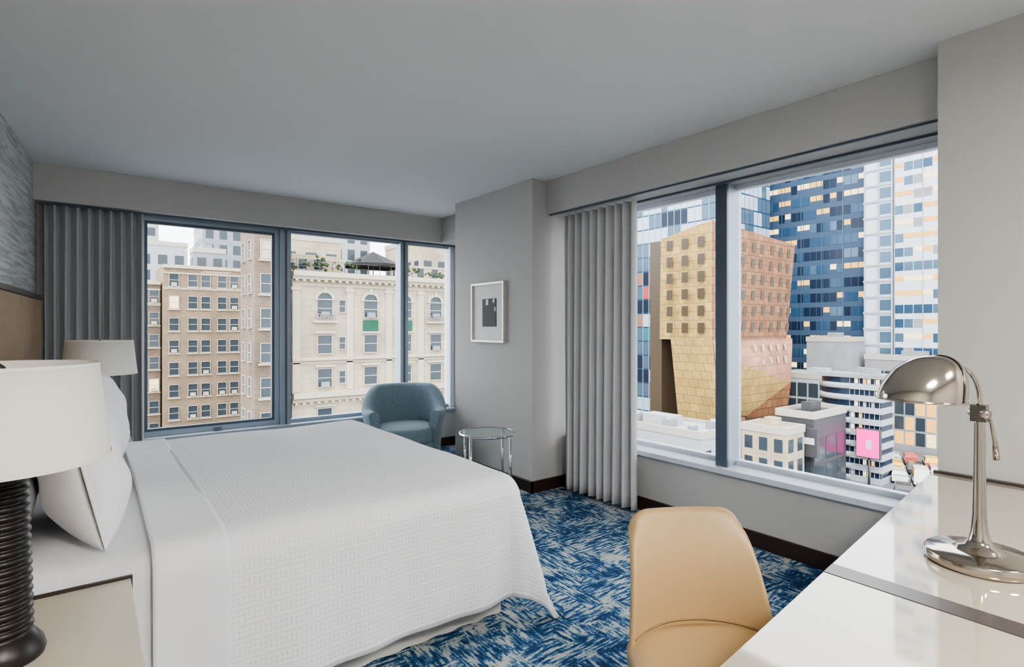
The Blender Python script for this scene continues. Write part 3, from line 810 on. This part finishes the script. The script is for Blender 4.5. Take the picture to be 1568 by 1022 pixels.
# ground with an avenue running obliquely between the blocks
U=Vector((46.5,18.,0)).normalized(); V_=Vector((-U.y,U.x,0)); O=Vector((80,20.6,G))
b=MB(); b.box((-60,-80,G-.5),(260,260,G),0)
def strip(t0,t1,s0,s1,h,mi):
    p=[O+U*t0+V_*s0,O+U*t1+V_*s0,O+U*t1+V_*s1,O+U*t0+V_*s1]; b.prism([(q.x,q.y) for q in p],G,G+h,mi)
strip(9,34,5.0,6.8,.15,1); strip(0,38,-9,-5.2,.15,1)
for i in range(11): strip(i*3.2,i*3.2+1.6,-.1,.1,.02,2); strip(i*3.2,i*3.2+1.6,2.2,2.35,.02,2)
for i in range(9): strip(0,2.6,-4.6+i*1.05,-4.1+i*1.05,.02,2)
b.build('city_street_ground',['asphalt','walk','whitem'])
paint=[mat('car_paint_%s'%n,c,.25,coat=.8) for n,c in (('white',(.6,.6,.6)),('yellow',(.7,.38,.02)),('black',(.03,.03,.03)),('silver',(.35,.37,.4)),('red',(.4,.03,.03)))]
def car(t,s_,fl,k,van=False):
    b=MB(); W=1.85;hh=2.3 if van else 1.45
    body=[(-2.3,.35),(-2.3,.85),(-1.9,.95),(-1.3,hh),( .7 if not van else 1.6,hh),(1.4 if not van else 2.0,.98),(2.2,.85),(2.3,.35)]
    pos=O+U*t+V_*s_; x,y=pos.x,pos.y; ang=math.atan2(U.y,U.x)+(pi if fl else 0)
    n=len(body); R=Matrix.Rotation(ang,4,'Z')
    T=lambda p:tuple(Vector((x,y,G+.02))+ (R@Vector(p)))
    vs=[T((a,s*W/2*(1 if zz<1 else .86),zz)) for s in (-1,1) for a,zz in body]
    b.add(vs,[tuple(range(n)),tuple(range(2*n-1,n-1,-1))]+[(i,n+i,n+(i+1)%n,(i+1)%n) for i in range(n)],0)
    for s in (-1,1):
        b.add([T((-1.5,s*.93,.98)),T((1.2,s*.93,.98)),T((.7,s*.84,hh-.12)),T((-1.2,s*.84,hh-.12))],[(0,1,2,3)],1)
        for a in (-1.45,1.45):
            p0=Vector(T((a,s*.75,.33)));p1=Vector(T((a,s*.95,.33))); b.tube([p0,p1],.34,14,2)
    b.add([T((1.38,-.75,1.0)),T((1.38,.75,1.0)),T((.78,.72,hh-.08)),T((.78,-.72,hh-.08))],[(0,1,2,3)],1)
    for s in (-.6,.6): b.add([T((-2.32,s-.2,.6)),T((-2.32,s+.2,.6)),T((-2.32,s+.2,.8)),T((-2.32,s-.2,.8))],[(0,3,2,1)],3)
    return b.build('van' if van else 'car',[paint[k],'wg','black','red'])
for (t,s,fl,k,v) in ((6,-1.3,0,2,0),(12,-1.3,0,0,0),(18,-1.3,0,3,0),(24.5,-1.3,0,1,0),(9,-3.7,0,0,1),(16,-3.7,0,3,0),(23,-3.7,0,2,0),(29,-3.7,0,0,1),(5,1.2,1,3,0),(11.5,1.2,1,0,1),(18.5,1.2,1,2,0),(25,1.2,1,4,0),(4,3.6,1,2,0),(12,3.6,1,0,0),(18,3.6,1,1,0),(24.5,3.6,1,3,0)):
    car(t,s,fl,k,bool(v))

# ---------------------------------------------------------------- world + sun
w=bpy.data.worlds.new('world'); scene.world=w; w.use_nodes=True; nt=w.node_tree
bg=nt.nodes['Background']; bg.inputs[0].default_value=(.92,.96,1,1); bg.inputs[1].default_value=3.5
s=bpy.data.lights.new('sun','SUN'); s.energy=2.2; s.angle=.2; s.color=(1,.93,.82)
so=bpy.data.objects.new('sun',s); scene.collection.objects.link(so)
so.rotation_euler=Vector((.55,.26,-.72)).to_track_quat('-Z','Y').to_euler(); so.location=(0,0,30)

# ---------------------------------------------------------------- camera
cd=bpy.data.cameras.new('camera'); cd.sensor_width=36; cd.lens=845/1568*36; cd.shift_y=-9/1568; cd.clip_end=1000; cd.clip_start=.05
co=bpy.data.objects.new('camera',cd); co.location=(0,0,1.4); co.rotation_euler=(pi/2,0,-math.radians(37.5)); scene.collection.objects.link(co)
scene.camera=co
